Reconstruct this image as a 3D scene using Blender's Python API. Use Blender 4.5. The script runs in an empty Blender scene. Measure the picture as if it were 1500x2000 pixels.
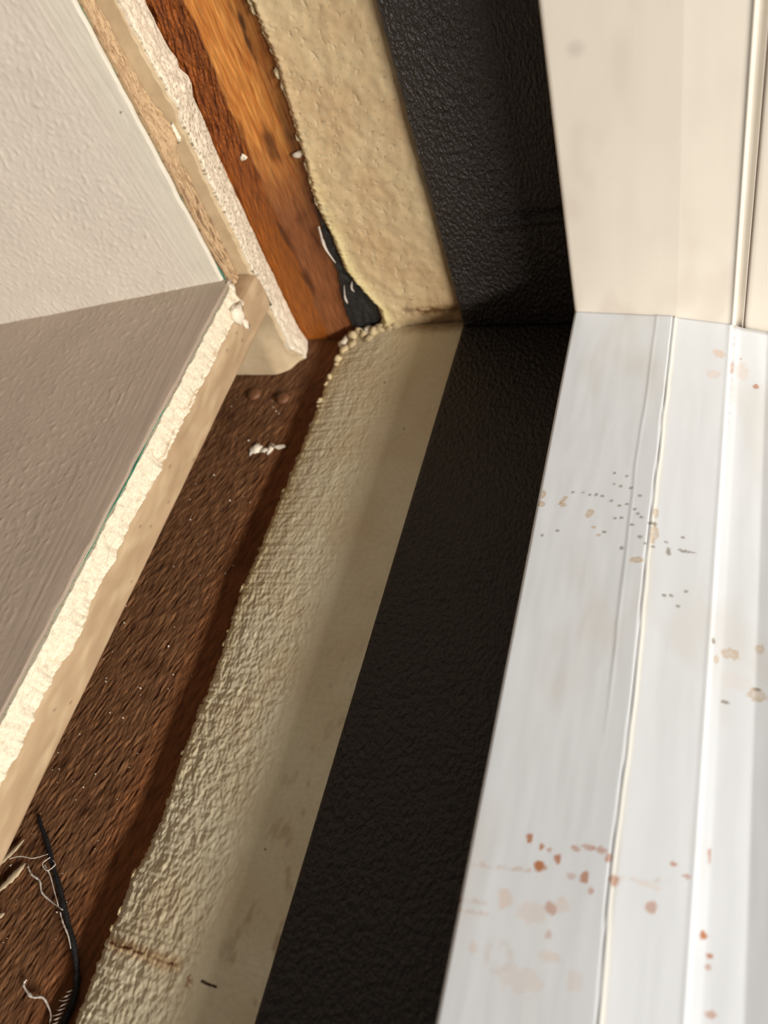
import bpy, math
import numpy as np

# ------------------------------------------------------------------ camera, world, light, exposure
scene = bpy.context.scene
MM = 0.001
CU = np.array([0.26678603, 0.57533926, 0.77318171])     # down the jamb, in camera axes
CL = np.array([0.25893935, -0.81555095, 0.5175201])     # along the sill towards the jamb
CX = np.array([0.92831871, 0.06214003, -0.36655557])    # towards the outdoors
FPX = 1615.5
cam_data = bpy.data.cameras.new('camera')
cam = bpy.data.objects.new('camera', cam_data)
scene.collection.objects.link(cam)
cam_data.sensor_fit = 'VERTICAL'
cam_data.sensor_height = 36.0
cam_data.lens = 36.0 * FPX / 2000.0
cam_data.clip_start = 0.005
cam_data.clip_end = 50
import mathutils
right = (CX[0], CL[0], -CU[0]); up = (-CX[1], -CL[1], CU[1]); back = (-CX[2], -CL[2], CU[2])
m = mathutils.Matrix(((right[0], up[0], back[0], 0.0728818), (right[1], up[1], back[1], -0.1816567),
                      (right[2], up[2], back[2], 0.1671972), (0, 0, 0, 1)))
cam.matrix_world = m
cam_data.dof.use_dof = True
cam_data.dof.focus_distance = 0.190
cam_data.dof.aperture_fstop = 16.0
scene.camera = cam

world = bpy.data.worlds.new('overcast')
scene.world = world
world.use_nodes = True
bg = world.node_tree.nodes['Background']
bg.inputs[0].default_value = (0.96, 0.97, 1.0, 1)
bg.inputs[1].default_value = 0.07

def area(name, loc, target, sx, sy, power, color):
    l = bpy.data.lights.new(name, 'AREA'); l.shape = 'RECTANGLE'; l.size = sx; l.size_y = sy
    l.energy = power; l.color = color
    o = bpy.data.objects.new(name, l); scene.collection.objects.link(o)
    o.location = loc
    d = mathutils.Vector(target) - mathutils.Vector(loc)
    o.rotation_euler = d.to_track_quat('-Z', 'Y').to_euler()
    return o
# low daylight that reaches in through the window opening from outdoors
area('window_daylight', (1.24, -1.02, 0.50), (0.0, -1.02, 0.25), 1.3, 0.13, 46, (1.0, 0.935, 0.84))

scene.view_settings.view_transform = 'Standard'
scene.view_settings.look = 'None'
scene.view_settings.gamma = 1.0
scene.view_settings.use_curve_mapping = False
scene.view_settings.exposure = 0.0

# ------------------------------------------------------------------ helpers
rng = np.random.RandomState(7)
PERM = [np.random.RandomState(100 + i).permutation(256) for i in range(24)]
def perlin(x, y, seed=0):
    p = PERM[seed % 24]
    x = np.asarray(x, float) + seed * 17.31; y = np.asarray(y, float) + seed * 9.73
    xi = np.floor(x).astype(int); yi = np.floor(y).astype(int)
    xf = x - xi; yf = y - yi
    def g(ix, iy):
        h = p[(p[ix & 255] + iy) & 255] * (2 * math.pi / 256)
        return np.cos(h), np.sin(h)
    u = xf * xf * xf * (xf * (xf * 6 - 15) + 10); v = yf * yf * yf * (yf * (yf * 6 - 15) + 10)
    a = g(xi, yi); b = g(xi + 1, yi); c = g(xi, yi + 1); d = g(xi + 1, yi + 1)
    n00 = a[0] * xf + a[1] * yf; n10 = b[0] * (xf - 1) + b[1] * yf
    n01 = c[0] * xf + c[1] * (yf - 1); n11 = d[0] * (xf - 1) + d[1] * (yf - 1)
    return 1.5 * ((n00 * (1 - u) + n10 * u) * (1 - v) + (n01 * (1 - u) + n11 * u) * v)
def fbm(x, y, octaves=3, seed=0, gain=0.5):
    r = 0; a = 1.0; f = 1.0
    for i in range(octaves):
        r = r + a * perlin(x * f, y * f, seed + i); a *= gain; f *= 2.03
    return r
def smooth(e0, e1, x):
    t = np.clip((x - e0) / (e1 - e0), 0, 1); return t * t * (3 - 2 * t)
def lin(*c):
    return np.array([((v / 255.0) / 12.92 if v / 255.0 <= 0.04045 else ((v / 255.0 + 0.055) / 1.055) ** 2.4) for v in c])
def mixc(c0, c1, t):
    return c0 * (1 - t[..., None]) + np.asarray(c1) * t[..., None]
def spaced(parts):
    """parts: list of (start, stop, step) joined into one rising coordinate list"""
    out = []
    for a, b, s in parts:
        n = max(1, int(round((b - a) / s)))
        out.append(np.linspace(a, b, n, endpoint=False))
    out.append([parts[-1][1]])
    return np.concatenate(out)

def link(o, parent=None):
    scene.collection.objects.link(o)
    if parent is not None: o.parent = parent
    return o
def tag(o, label=None, cat=None, group=None, kind=None):
    if label: o['label'] = label
    if cat: o['category'] = cat
    if group: o['group'] = group
    if kind: o['kind'] = kind
    return o
def empty(name, loc=(0, 0, 0)):
    return link(bpy.data.objects.new(name, None))
def mesh_obj(name, verts, loops, starts, totals, mat, parent=None, col=None, shade=True):
    me = bpy.data.meshes.new(name)
    me.vertices.add(len(verts)); me.vertices.foreach_set('co', (np.asarray(verts) * MM).astype(np.float32).ravel())
    me.loops.add(len(loops)); me.loops.foreach_set('vertex_index', np.asarray(loops, np.int32))
    me.polygons.add(len(starts)); me.polygons.foreach_set('loop_start', np.asarray(starts, np.int32))
    me.polygons.foreach_set('loop_total', np.asarray(totals, np.int32))
    me.update(calc_edges=True)
    if col is not None:
        at = me.color_attributes.new('Col', 'FLOAT_COLOR', 'POINT')
        c = np.ones((len(verts), 4), np.float32); c[:, :3] = col
        at.data.foreach_set('color', c.ravel())
    me.polygons.foreach_set('use_smooth', np.full(len(starts), shade))
    me.materials.append(mat)
    me.validate()
    return link(bpy.data.objects.new(name, me), parent)
def slab(name, P, back, mat, parent=None, col=None, flip=False, side_col=None, bottom=True):
    """closed solid: a finely shaped face P (n, m, 3) with flat sides going back to 'back', a vector or a function of the points"""
    n, mm = P.shape[:2]
    idx = np.arange(n * mm).reshape(n, mm)
    q = np.stack([idx[:-1, :-1], idx[1:, :-1], idx[1:, 1:], idx[:-1, 1:]], -1).reshape(-1, 4)
    per = np.concatenate([idx[:-1, 0], idx[-1, :-1], idx[:0:-1, -1], idx[0, :0:-1]])
    top = P.reshape(-1, 3)
    pp = top[per]
    bb = back(pp) if callable(back) else pp + np.asarray(back, float)
    k = len(per); N = len(top)
    s0 = N + np.arange(k); s1 = N + k + np.arange(k)         # own copies so that the rim stays crisp
    nx = np.roll(np.arange(k), -1)
    side = np.stack([s0, s1, s1[nx], s0[nx]], -1)
    verts = np.concatenate([top, pp, bb, bb])
    s2 = N + 2 * k + np.arange(k)
    if not flip:
        side = side[:, ::-1]; bot = s2
    else:
        q = q[:, ::-1]; bot = s2[::-1]
    if flip: pass
    loops = np.concatenate([q.ravel(), side.ravel(), bot])
    nq = len(q) + k
    starts = np.concatenate([np.arange(nq) * 4, [nq * 4]]); totals = np.concatenate([np.full(nq, 4), [k]])
    if not bottom: loops = loops[:-k]; starts = starts[:-1]; totals = totals[:-1]      # a coat bonded to what lies under it
    c = None
    if col is not None:
        ct = col.reshape(-1, 3); sc = ct[per] if side_col is None else np.tile(side_col, (k, 1))
        c = np.concatenate([ct, sc, sc, sc])
    return mesh_obj(name, verts, loops, starts, totals, mat, parent, c)

def material(name, color=None, attr=False, rough=0.6, spec=0.4, bumps=(), tint=None, sheen=0.0):
    """principled material; bumps: (kind, scale3, strength, distance_mm); tint: (scale3, amount) fine albedo variation"""
    mt = bpy.data.materials.new(name); mt.use_nodes = True
    nt = mt.node_tree; N = nt.nodes; Lk = nt.links
    b = N['Principled BSDF']
    b.inputs['Roughness'].default_value = rough
    b.inputs['Specular IOR Level'].default_value = spec
    tc = N.new('ShaderNodeTexCoord')
    def tex(kind, sc, detail=3):
        mp = N.new('ShaderNodeMapping'); mp.inputs['Scale'].default_value = sc[:3]
        if len(sc) > 3: mp.inputs['Rotation'].default_value = sc[3:6]
        Lk.new(tc.outputs['Object'], mp.inputs['Vector'])
        if kind == 'noise':
            t = N.new('ShaderNodeTexNoise'); t.inputs['Detail'].default_value = detail; t.inputs['Scale'].default_value = 1
            Lk.new(mp.outputs[0], t.inputs['Vector']); return t.outputs['Fac']
        t = N.new('ShaderNodeTexVoronoi'); t.inputs['Scale'].default_value = 1
        t.feature = 'SMOOTH_F1'; t.inputs['Smoothness'].default_value = 0.6
        Lk.new(mp.outputs[0], t.inputs['Vector']); return t.outputs['Distance']
    if attr:
        a = N.new('ShaderNodeAttribute'); a.attribute_name = 'Col'; src = a.outputs['Color']
    else:
        r = N.new('ShaderNodeRGB'); r.outputs[0].default_value = (*color, 1); src = r.outputs[0]
    if tint:
        f = tex('noise', tint[0], 4)
        mr = N.new('ShaderNodeMapRange'); mr.inputs[1].default_value = 0.3; mr.inputs[2].default_value = 0.7
        mr.inputs[3].default_value = 1 - tint[1]; mr.inputs[4].default_value = 1 + tint[1]
        Lk.new(f, mr.inputs[0])
        mx = N.new('ShaderNodeVectorMath'); mx.operation = 'SCALE'
        Lk.new(src, mx.inputs[0]); Lk.new(mr.outputs[0], mx.inputs['Scale'])
        src = mx.outputs[0]
    Lk.new(src, b.inputs['Base Color'])
    prev = None
    for kind, sc, st, dist in bumps:
        bp = N.new('ShaderNodeBump'); bp.inputs['Strength'].default_value = st; bp.inputs['Distance'].default_value = dist * MM
        Lk.new(tex(kind, sc), bp.inputs['Height'])
        if prev: Lk.new(prev, bp.inputs['Normal'])
        prev = bp.outputs[0]
    if prev: Lk.new(prev, b.inputs['Normal'])
    return mt

M_white = material('white_frame_paint', attr=True, rough=0.38, spec=0.4, tint=((60, 60, 60), 0.02),
                   bumps=[('noise', (420, 60, 420), 0.12, 0.25)])
M_whitej = material('white_jamb_paint', attr=True, rough=0.38, spec=0.4, tint=((60, 60, 60), 0.02),
                    bumps=[('noise', (420, 420, 50), 0.12, 0.25)])
M_black = material('black_pebbled_membrane', color=(0.024, 0.0195, 0.019), rough=0.36, spec=0.6, tint=((300, 300, 300), 0.12),
                   bumps=[('noise', (1150, 1150, 640), 1.0, 1.9), ('noise', (2400, 2400, 1600), 0.6, 0.3)])
M_blacks = material('black_sill_membrane', color=(0.024, 0.0195, 0.018), rough=0.48, spec=0.42, tint=((300, 300, 300), 0.12),
                    bumps=[('noise', (1000, 640, 900), 1.0, 1.2), ('noise', (2600, 2600, 2600), 0.4, 0.12)])
M_cream = material('cream_render', attr=True, rough=0.62, spec=0.3, tint=((900, 900, 900), 0.05),
                   bumps=[('noise', (1200, 1200, 1200), 0.22, 0.2)])
M_wood = material('aged_timber', attr=True, rough=0.68, spec=0.25, tint=((1800, 260, 900, 0, 0, 0.28), 0.2),
                  bumps=[('noise', (2000, 320, 900, 0, 0, 0.28), 0.55, 0.4)])
M_woodj = material('orange_timber', attr=True, rough=0.5, spec=0.35, tint=((1700, 1700, 160), 0.22),
                   bumps=[('noise', (1900, 1900, 140), 0.5, 0.25)])
M_paint = material('taupe_wall_paint', attr=True, rough=0.42, spec=0.45, tint=((200, 200, 200), 0.03),
                   bumps=[('noise', (700, 700, 700), 0.25, 0.25), ('noise', (2200, 2200, 2200), 0.15, 0.1)])
M_gypsum = material('broken_gypsum', attr=True, rough=0.9, spec=0.15, tint=((2500, 2500, 2500), 0.12),
                    bumps=[('noise', (1800, 1800, 1800), 0.2, 0.25)])
M_paper = material('board_paper', attr=True, rough=0.55, spec=0.3, tint=((500, 120, 500), 0.06),
                   bumps=[('noise', (900, 900, 900), 0.1, 0.1)])
M_green = material('green_board_paper', color=tuple(lin(62, 120, 98)), rough=0.8, tint=((1500, 1500, 1500), 0.3))
M_chip = material('plaster_chip', color=tuple(lin(232, 222, 205)), rough=0.9, spec=0.15, tint=((1500, 1500, 1500), 0.1),
                  bumps=[('noise', (2600, 2600, 2600), 0.5, 0.2)])
M_crumb = material('cream_crumb', color=tuple(lin(198, 180, 144)), rough=0.9, spec=0.15, tint=((1500, 1500, 1500), 0.15),
                   bumps=[('noise', (2600, 2600, 2600), 0.5, 0.2)])
M_bolt = material('rusty_bolt', color=tuple(lin(112, 74, 48)), rough=0.55, spec=0.5, tint=((1200, 1200, 1200), 0.25))
M_cord = material('frayed_black_cord', color=(0.012, 0.012, 0.014), rough=0.6, bumps=[('noise', (2500, 2500, 2500), 0.8, 0.3)])
M_fibre = material('white_fibre', color=tuple(lin(205, 196, 186)), rough=0.8)
M_torn = material('torn_black_membrane', color=(0.02, 0.021, 0.022), rough=0.5, spec=0.5, bumps=[('noise', (1800, 1800, 1800), 0.8, 0.4)])
M_splinter = material('pale_splinter', color=tuple(lin(176, 158, 130)), rough=0.8, tint=((2500, 300, 900), 0.3))

S_VIS = [(0, 30, 0.34), (30, 120, 0.30), (120, 205, 0.24), (205, 420, 9)]      # along the sill from the corner
J_VIS = [(-14, 30, 0.36), (30, 125, 0.28), (125, 420, 10)]                      # up the jamb

# ------------------------------------------------------------------ timber plate (sill) and stud (jamb)
WOOD_A, WOOD_B = -4.5, -9.5
plate = empty('timber_sill_plate')
tag(plate, 'dark brown rough-sawn timber plate lying along the sill beside the cream render', 'timber')
s = spaced([(-45, 0, 6), (0, 205, 0.33), (205, 420, 9)])
x = spaced([(-400, -110, 12), (-110, -42, 0.33), (-42, 37.6, 7)])
SS, XX = np.meshgrid(s, x, indexing='ij')
gx = XX * math.cos(0.28) + SS * math.sin(0.28); gy = -XX * math.sin(0.28) + SS * math.cos(0.28)
g1 = fbm(gx * 0.85, gy * 0.16, 3, 1); g2 = perlin(gx * 2.1, gy * 0.38, 5)
big = fbm(XX * 0.05, SS * 0.02, 2, 8)
inside = smooth(-112, -104, XX) * smooth(-40, -46, XX)
ridge = -np.abs(g1) * 0.9 + g2 * 0.35
h = WOOD_B - 0.2 + inside * (0.34 * ridge)
P = np.stack([XX, -SS, np.minimum(h, WOOD_B)], -1)
t = np.clip(0.5 + 0.75 * g1 + 0.3 * g2, 0, 1)
c = mixc(np.broadcast_to(lin(92, 60, 39), P.shape), lin(146, 105, 72), t * 0.75)
red = smooth(-58, -47.5, XX + 2.5 * big) * 0.75
c = mixc(c, lin(150, 92, 54), red * (0.4 + 0.6 * t))
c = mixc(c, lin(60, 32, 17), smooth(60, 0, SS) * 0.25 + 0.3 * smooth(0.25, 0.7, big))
c = mixc(c, lin(160, 106, 66), 0.6 * smooth(0.45, 0.9, g2 + 0.3 * g1) * smooth(60, 120, SS))
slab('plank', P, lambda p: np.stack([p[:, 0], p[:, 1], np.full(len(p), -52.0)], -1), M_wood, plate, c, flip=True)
def bolt(xc, yc, r):
    k = 28; ang = np.linspace(0, 2 * math.pi, k, endpoint=False)
    prof = [(r * 1.0, -0.4), (r * 1.0, 0.5), (r * 0.82, 0.95), (r * 0.4, 1.15)]
    rings = [np.stack([xc + q * np.cos(ang), yc + q * np.sin(ang), np.full(k, WOOD_B + z)], -1) for q, z in prof]
    v = np.concatenate(rings + [[[xc, yc, WOOD_B + 1.2]]])
    loops = []; tot = []
    for i in range(len(prof) - 1):
        for j in range(k):
            j2 = (j + 1) % k; loops += [i * k + j, i * k + j2, (i + 1) * k + j2, (i + 1) * k + j]; tot.append(4)
    for j in range(k):
        loops += [(len(prof) - 1) * k + j, (len(prof) - 1) * k + (j + 1) % k, len(prof) * k]; tot.append(3)
    loops += list(range(k))[::-1]; tot.append(k)
    st = np.concatenate([[0], np.cumsum(tot)[:-1]])
    return mesh_obj('bolt_head', v, loops, st, tot, M_bolt, plate)
bolt(-68.7, -20.5, 2.3); bolt(-57.5, -22.1, 2.2)
# packing timber that carries the boards, set well back under them
v = np.array([[a, b, z] for z in (-9.5, 17.8) for a, b in ((-390, -410), (-104, -410), (-104, -9), (-390, -9))], float)
mesh_obj('packer', v, [3, 2, 1, 0, 4, 5, 6, 7, 0, 1, 5, 4, 1, 2, 6, 5, 2, 3, 7, 6, 3, 0, 4, 7], np.arange(6) * 4, [4] * 6, M_wood, plate,
         np.tile(lin(84, 48, 26), (8, 1)), shade=False)

stud = tag(empty('timber_stud'), 'orange-brown timber stud standing upright between broken plasterboard and cream render', 'timber')
z = spaced([(-9.5, 120, 0.33), (120, 420, 10)])
x = spaced([(-400, -66, 14), (-66, -26, 0.30), (-26, 37.6, 7)])
ZZ, XX = np.meshgrid(z, x, indexing='ij')
wob = 0.8 * perlin(ZZ * 0.05, XX * 0 + 3.3, 2)
facet = XX + 49.6 + wob                                  # ridge line between the two facets of the stud
g1 = fbm(XX * 1.1, ZZ * 0.10, 3, 3); g2 = fbm(XX * 1.3 - ZZ * 0.30 + 0.6 * perlin(ZZ * .12, XX * .2, 6), ZZ * 0.14, 3, 11)
inside = smooth(-66, -64, XX) * smooth(-27, -30, XX)
rough_zone = smooth(0.6, -0.8, facet) * smooth(48, 66, ZZ)
a = WOOD_A - 0.05 - inside * (0.7 * smooth(0, 8, facet) + 0.45 * smooth(0, -6, facet)) \
    - inside * (np.abs(g2) * 1.0 * rough_zone + np.abs(g1) * 0.25)
P = np.stack([XX, -np.minimum(a, WOOD_A), ZZ], -1)
t = np.clip(0.5 + 0.8 * g1, 0, 1)
low = smooth(62, 20, ZZ)
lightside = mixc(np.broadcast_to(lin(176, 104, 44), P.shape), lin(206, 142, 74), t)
lightside = mixc(lightside, lin(122, 74, 46), smooth(72, 36, ZZ) * 0.92)  # right facet catches less light low down, put into its colour
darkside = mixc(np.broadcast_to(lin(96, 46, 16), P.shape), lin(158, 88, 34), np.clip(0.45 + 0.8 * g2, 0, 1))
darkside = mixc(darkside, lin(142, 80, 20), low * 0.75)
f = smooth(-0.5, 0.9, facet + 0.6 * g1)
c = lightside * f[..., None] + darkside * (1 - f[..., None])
c = mixc(c, lin(70, 34, 14), np.clip(smooth(0.35, 0.9, fbm(XX * 0.16, ZZ * 0.045, 3, 14)) * 0.8, 0, 1))
for kx, kz, rx, rz in ((-37.1, 91.6, 0.9, 2.2), (-37.6, 87.0, 0.7, 2.4), (-36.0, 66, 1.4, 5), (-36.5, 60, 1.0, 4)):
    d = np.sqrt(((XX - kx) / rx) ** 2 + ((ZZ - kz) / rz) ** 2) + 0.35 * g2
    c = mixc(c, lin(52, 30, 18), smooth(1.5, 0.4, d) * (0.85 if rz < 3 else 0.4))
c = mixc(c, lin(74, 40, 22), smooth(-3.0, 0.0, XX + 36.5 + wob) * 0.35)
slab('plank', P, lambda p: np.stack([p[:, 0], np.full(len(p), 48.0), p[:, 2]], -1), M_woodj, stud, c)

# ------------------------------------------------------------------ cream render bands
CJ = np.array([(-13, -36), (0, -27.5), (5.3, -27.5), (9, -29.2), (15.6, -32), (19.6, -33.7), (25.2, -33.8), (31.6, -34), (38.7, -34.8), (47, -34.9),
               (56.2, -33.7), (66.3, -32.8), (74.4, -32.4), (82, -31.4), (90.5, -31.9), (97.3, -32.2), (420, -32)])
rj = tag(empty('render_band'), 'smooth-lumped cream render band on the upright jamb, left of the black strip', 'render')
z = spaced([(-3.2, 125, 0.26), (125, 420, 10)])
v = np.linspace(0, 1, 136)
ZZ, VV = np.meshgrid(z, v, indexing='ij')
xl = np.interp(ZZ, CJ[:, 0], CJ[:, 1]) + 0.55 * fbm(ZZ * 0.9, ZZ * 0, 4, 4) * smooth(-3, 3, ZZ)
XX = xl + (-0.15 - xl) * VV
edge = smooth(0, 2.2, XX - xl)
lump = fbm(XX * 0.22, ZZ * 0.20, 2, 6)
rg = fbm(XX * 0.55, ZZ * 0.45, 3, 9)
a = -2.0 - 1.0 * VV + 0.28 * lump + (0.03 * rg - 0.2 * smooth(0.45, 0.8, rg)) * smooth(1.05, 0.6, VV)
a = a + 0.5 * smooth(0.0, 1.5, XX - xl) - 0.5 - (1 - edge) * 1.5
lipj = 0.35 * np.exp(-((XX - xl - 1.8) / 1.4) ** 2)
a = np.clip(a + lipj, -4.4, -0.9)
P = np.stack([XX, -a, ZZ], -1)
c = np.broadcast_to(lin(210, 187, 148), P.shape)
c = mixc(c, lin(198, 166, 126), np.clip(0.5 + 0.8 * fbm(XX * 0.06, ZZ * 0.05, 2, 12), 0, 1) * 0.6)
c = mixc(c, lin(226, 214, 160), np.exp(-((XX - xl - 2.0) / 2.6) ** 2) * smooth(75, 20, ZZ) * 0.7)
c = mixc(c, lin(196, 182, 150), smooth(0.45, 0.75, np.abs(rg)) * 0.5)
st = smooth(2.4, 0.2, np.abs(ZZ - 3.9 - 1.2 * fbm(XX * 0.3, ZZ * 0, 2, 3))) * smooth(-24, -12, XX) * np.clip(0.8 + 1.3 * fbm(XX * 0.35, ZZ * 0.6, 3, 2), 0, 1)
c = mixc(c, lin(82, 50, 22), np.clip(st, 0, 1))
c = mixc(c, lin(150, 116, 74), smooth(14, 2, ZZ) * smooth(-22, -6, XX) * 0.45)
c = mixc(c, lin(120, 100, 70), smooth(0.62, 0.8, fbm(XX * 0.9, ZZ * 0.7, 2, 16)) * 0.35)
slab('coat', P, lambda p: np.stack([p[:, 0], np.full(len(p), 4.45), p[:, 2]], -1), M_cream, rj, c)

CS = np.array([(-4.3, -42.6), (5.9, -42.3), (9.7, -42.2), (16.5, -43.1), (25.1, -42.5), (37.6, -42.3), (49.5, -42.3), (60.9, -42.5), (69.9, -42.9), (82.0, -42.7), (93.5, -43.3), (102.8, -42.7), (111.5, -41.8), (121.5, -41.4), (130.9, -41.7), (140.0, -41.3), (147.3, -40.7), (154.3, -40.2), (161.3, -40.6), (168.1, -41.8), (175.5, -41.4), (180.7, -42.0), (187.5, -41.7), (196.0, -41.5), (420, -41.2)])
rs = tag(empty('render_band'), 'rough cream render band lying along the sill, with a rusty hairline crack near its front', 'render')
s = spaced([(-2.0, 120, 0.27), (120, 210, 0.22), (210, 420, 9)])
v = np.concatenate([np.linspace(0, 0.16, 34, endpoint=False), np.linspace(0.16, 1, 166)])
SS, VV = np.meshgrid(s, v, indexing='ij')
xl = np.interp(SS, CS[:, 0], CS[:, 1]) + 0.5 * fbm(SS * 0.7, SS * 0, 4, 7)
XX = xl + (-0.15 - xl) * VV
d = XX - xl
prof = np.interp(d, [0, 0.3, 0.9, 2.2, 8, 16, 28, 42], [-9.4, -6.8, -6.0, -5.3, -3.9, -2.5, -1.2, -0.5])
warp = 0.8 * perlin(XX * 0.15, SS * 0.15, 5)
lump = fbm(XX * 0.42 + 0.5 * warp, SS * 0.30, 2, 15, 0.4)
rg = 1 - 2.2 * np.abs(fbm(XX * 0.30 + 0.4 * warp, SS * 0.22 + 0.4 * warp, 2, 17, 0.35))
fine = fbm(XX * 1.1, SS * 0.8, 2, 10)
roughm = smooth(-11, -22, XX + 3 * perlin(SS * 0.08, XX * 0.1, 1)) * (0.45 + 0.55 * smooth(60, 130, SS))
b = prof + (0.19 * lump + 0.045 * rg - 0.04 + 0.045 * fine) * (0.10 + 0.90 * roughm) * smooth(0, 3, d) + 0.10 * fine * smooth(0, 1, d) * roughm
b = np.minimum(b, prof + 1.1)
b = np.where(XX > -1.0, np.minimum(b, -0.25), b)
P = np.stack([XX, -SS, b], -1)
c = np.broadcast_to(lin(222, 213, 186), P.shape)
c = mixc(c, lin(206, 188, 154), np.clip(0.4 + 0.9 * fbm(XX * 0.06, SS * 0.05, 2, 19), 0, 1) * 0.5)
c = mixc(c, lin(226, 208, 158), smooth(7, 1.5, d) * smooth(165, 110, SS) * 0.75 * np.clip(0.6 + fine, 0, 1))
c = mixc(c, lin(190, 122, 66), smooth(2.2, 0.3, d) * np.clip(fbm(SS * 0.5, d * 0.5, 3, 20) * 1.6, 0, 1) * 0.8)
c = mixc(c, lin(150, 120, 84), smooth(0.25, 0.8, fbm(XX * 0.22, SS * 0.12, 3, 21)) * smooth(-16, -6, XX) * smooth(60, 190, SS) * 0.55)
crk = [(-39.5, 180.3), (-37.9, 180.6), (-33.5, 180.4), (-29.0, 180.5), (-23.8, 180.8), (-20.1, 180.8)]
cy = np.interp(XX, [q[0] for q in crk], [q[1] for q in crk]) + 0.35 * perlin(XX * 0.9, XX * 0, 2)
on = smooth(-41, -39, XX) * smooth(-18.5, -21, XX)
dist = np.abs(SS - cy)
c = mixc(c, lin(188, 134, 62), smooth(2.2, 0.2, dist) * on * 0.45)
brk = np.clip(0.65 + 1.2 * perlin(XX * 0.35, XX * 0, 8), 0, 1)
c = mixc(c, lin(92, 46, 14), smooth(0.42, 0.15, dist) * on * brk)
for x0, y0, x1, y1 in ((-13.8, 182.0, -11.6, 182.2), (-11.1, 182.15, -10.4, 182.2)):
    tt = np.clip((XX - x0) / (x1 - x0), 0, 1); dd = np.hypot(XX - (x0 + tt * (x1 - x0)), SS - (y0 + tt * (y1 - y0)))
    c = mixc(c, lin(52, 28, 12), smooth(0.38, 0.15, dd))
dd = np.hypot(XX + 16.5, (SS - 182.6) / 2.2) + 0.5 * fbm(XX * 1.2, SS * 1.2, 2, 3)
c = mixc(c, lin(140, 78, 40), smooth(0.75, 0.2, dd) * 0.7)
for px, py, r in ((-8.8, 40.5, 0.35), (-20, 22, 0.5), (-9.5, 156, 0.35), (-22, 12, 0.4)):
    c = mixc(c, lin(70, 52, 34), smooth(r, r * 0.4, np.hypot(XX - px, SS - py)) * 0.8)
c = mixc(c, lin(130, 96, 58), smooth(3.5, -1.5, SS + 0.8 * fbm(XX * 0.4, SS * 0.4, 2, 4)) * smooth(-28, -12, XX) * 0.75)
slab('coat', P, lambda p: np.stack([p[:, 0], p[:, 1], np.full(len(p), -9.48)], -1), M_cream, rs, c, flip=True)

# ------------------------------------------------------------------ black strips
z = spaced([(0.1, 125, 0.8), (125, 420, 10)])
v = np.linspace(0, 1, 60)
ZZ, VV = np.meshgrid(z, v, indexing='ij')
x0 = -0.0105 * ZZ + 0.08 * perlin(ZZ * 0.25, ZZ * 0, 3)
XX = x0 + (37.4 - x0) * VV
a = 0.0 - 0.5 * (1 - smooth(0, 0.8, XX - x0)) + 0.25 * perlin(XX * 0.06, ZZ * 0.04, 4)
crz = np.interp(XX, [4, 10.7, 20.4, 31.7, 38], [36.0, 36.2, 36.6, 37.2, 37.4])
a = a + (1.1 * np.exp(-((ZZ - crz + 1.5) / 1.0) ** 2) - 1.3 * np.exp(-((ZZ - crz) / 0.6) ** 2)) * smooth(9, 22, XX)
P = np.stack([XX, -a, ZZ], -1)
o = slab('membrane_strip', P, lambda p: np.stack([p[:, 0], np.full(len(p), 4.45), p[:, 2]], -1), M_black)
tag(o, 'black pebbled membrane strip standing up the jamb, with a short crease low down', 'membrane')
s = spaced([(-4.4, 205, 0.9), (205, 420, 10)])
SS, VV = np.meshgrid(s, v, indexing='ij')
x0 = 0.10 * perlin(SS * 0.2, SS * 0, 6)
XX = x0 + (37.4 - x0) * VV
b = 0.0 - 0.5 * (1 - smooth(0, 0.8, XX - x0)) + 0.25 * perlin(XX * 0.06, SS * 0.04, 9)
b = np.where(SS < 0.5, -0.5, b)
P = np.stack([XX, -SS, b], -1)
o = slab('membrane_strip', P, lambda p: np.stack([p[:, 0], p[:, 1], np.full(len(p), -9.48)], -1), M_blacks, flip=True)
tag(o, 'black membrane strip lying along the sill in the shade of the white frame', 'membrane')

# ------------------------------------------------------------------ white window frame
win = tag(empty('window_1'), 'white painted window frame, sill and jamb members meeting in the corner', 'window frame', kind='structure')
PX = [37.7, 62.1, 74.7, 77.0, 82.9, 170]
PA = [19.7, 20.7, 20.4, 20.4, 20.4, 20.4]
PB = [22.0, 20.6, 17.3, 16.1, 14.0, 13.0]
def jamb_face(x): return np.interp(x, PX, PA)
z = spaced([(-52, -9, 5), (-9, 10, 1.2), (10, 120, 1.0), (120, 420, 10)])
x = np.array(sorted(list(np.linspace(38.2, 61.9, 40)) + [37.7, 37.8, 37.95, 62.1, 62.3, 62.6] + list(np.linspace(63.2, 74.1, 20)) +
             [74.5, 74.7, 74.8, 75.1, 75.5, 75.8, 76.0, 76.4, 77.0, 77.3, 77.45, 77.6, 77.75, 78.2] + list(np.linspace(79, 170, 34))))
ZZ, XX = np.meshgrid(z, x, indexing='ij')
skew = np.interp(XX, [37.7, 62.1, 74.7, 112], [0, 0.011, -0.006, -0.006]) * np.maximum(ZZ, 0)
a = jamb_face(XX) - 0.5 * smooth(38.1, 37.7, XX) + 0.5 * np.exp(-((XX - 75.1) / 0.35) ** 2) - 1.6 * smooth(75.3, 75.7, XX) + 0.8 * smooth(76.9, 77.3, XX) \
    - 0.7 * np.exp(-((XX - 77.6) / 0.14) ** 2) + 0.03 * perlin(XX * 0.2, ZZ * 0.06, 2)
P = np.stack([XX + skew, -a, ZZ], -1)
c = np.broadcast_to(lin(232, 224, 211), P.shape)
c = mixc(c, lin(214, 202, 190), smooth(0.2, 0.8, fbm(XX * 0.06, ZZ * 0.03, 3, 5)) * 0.5)
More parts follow.
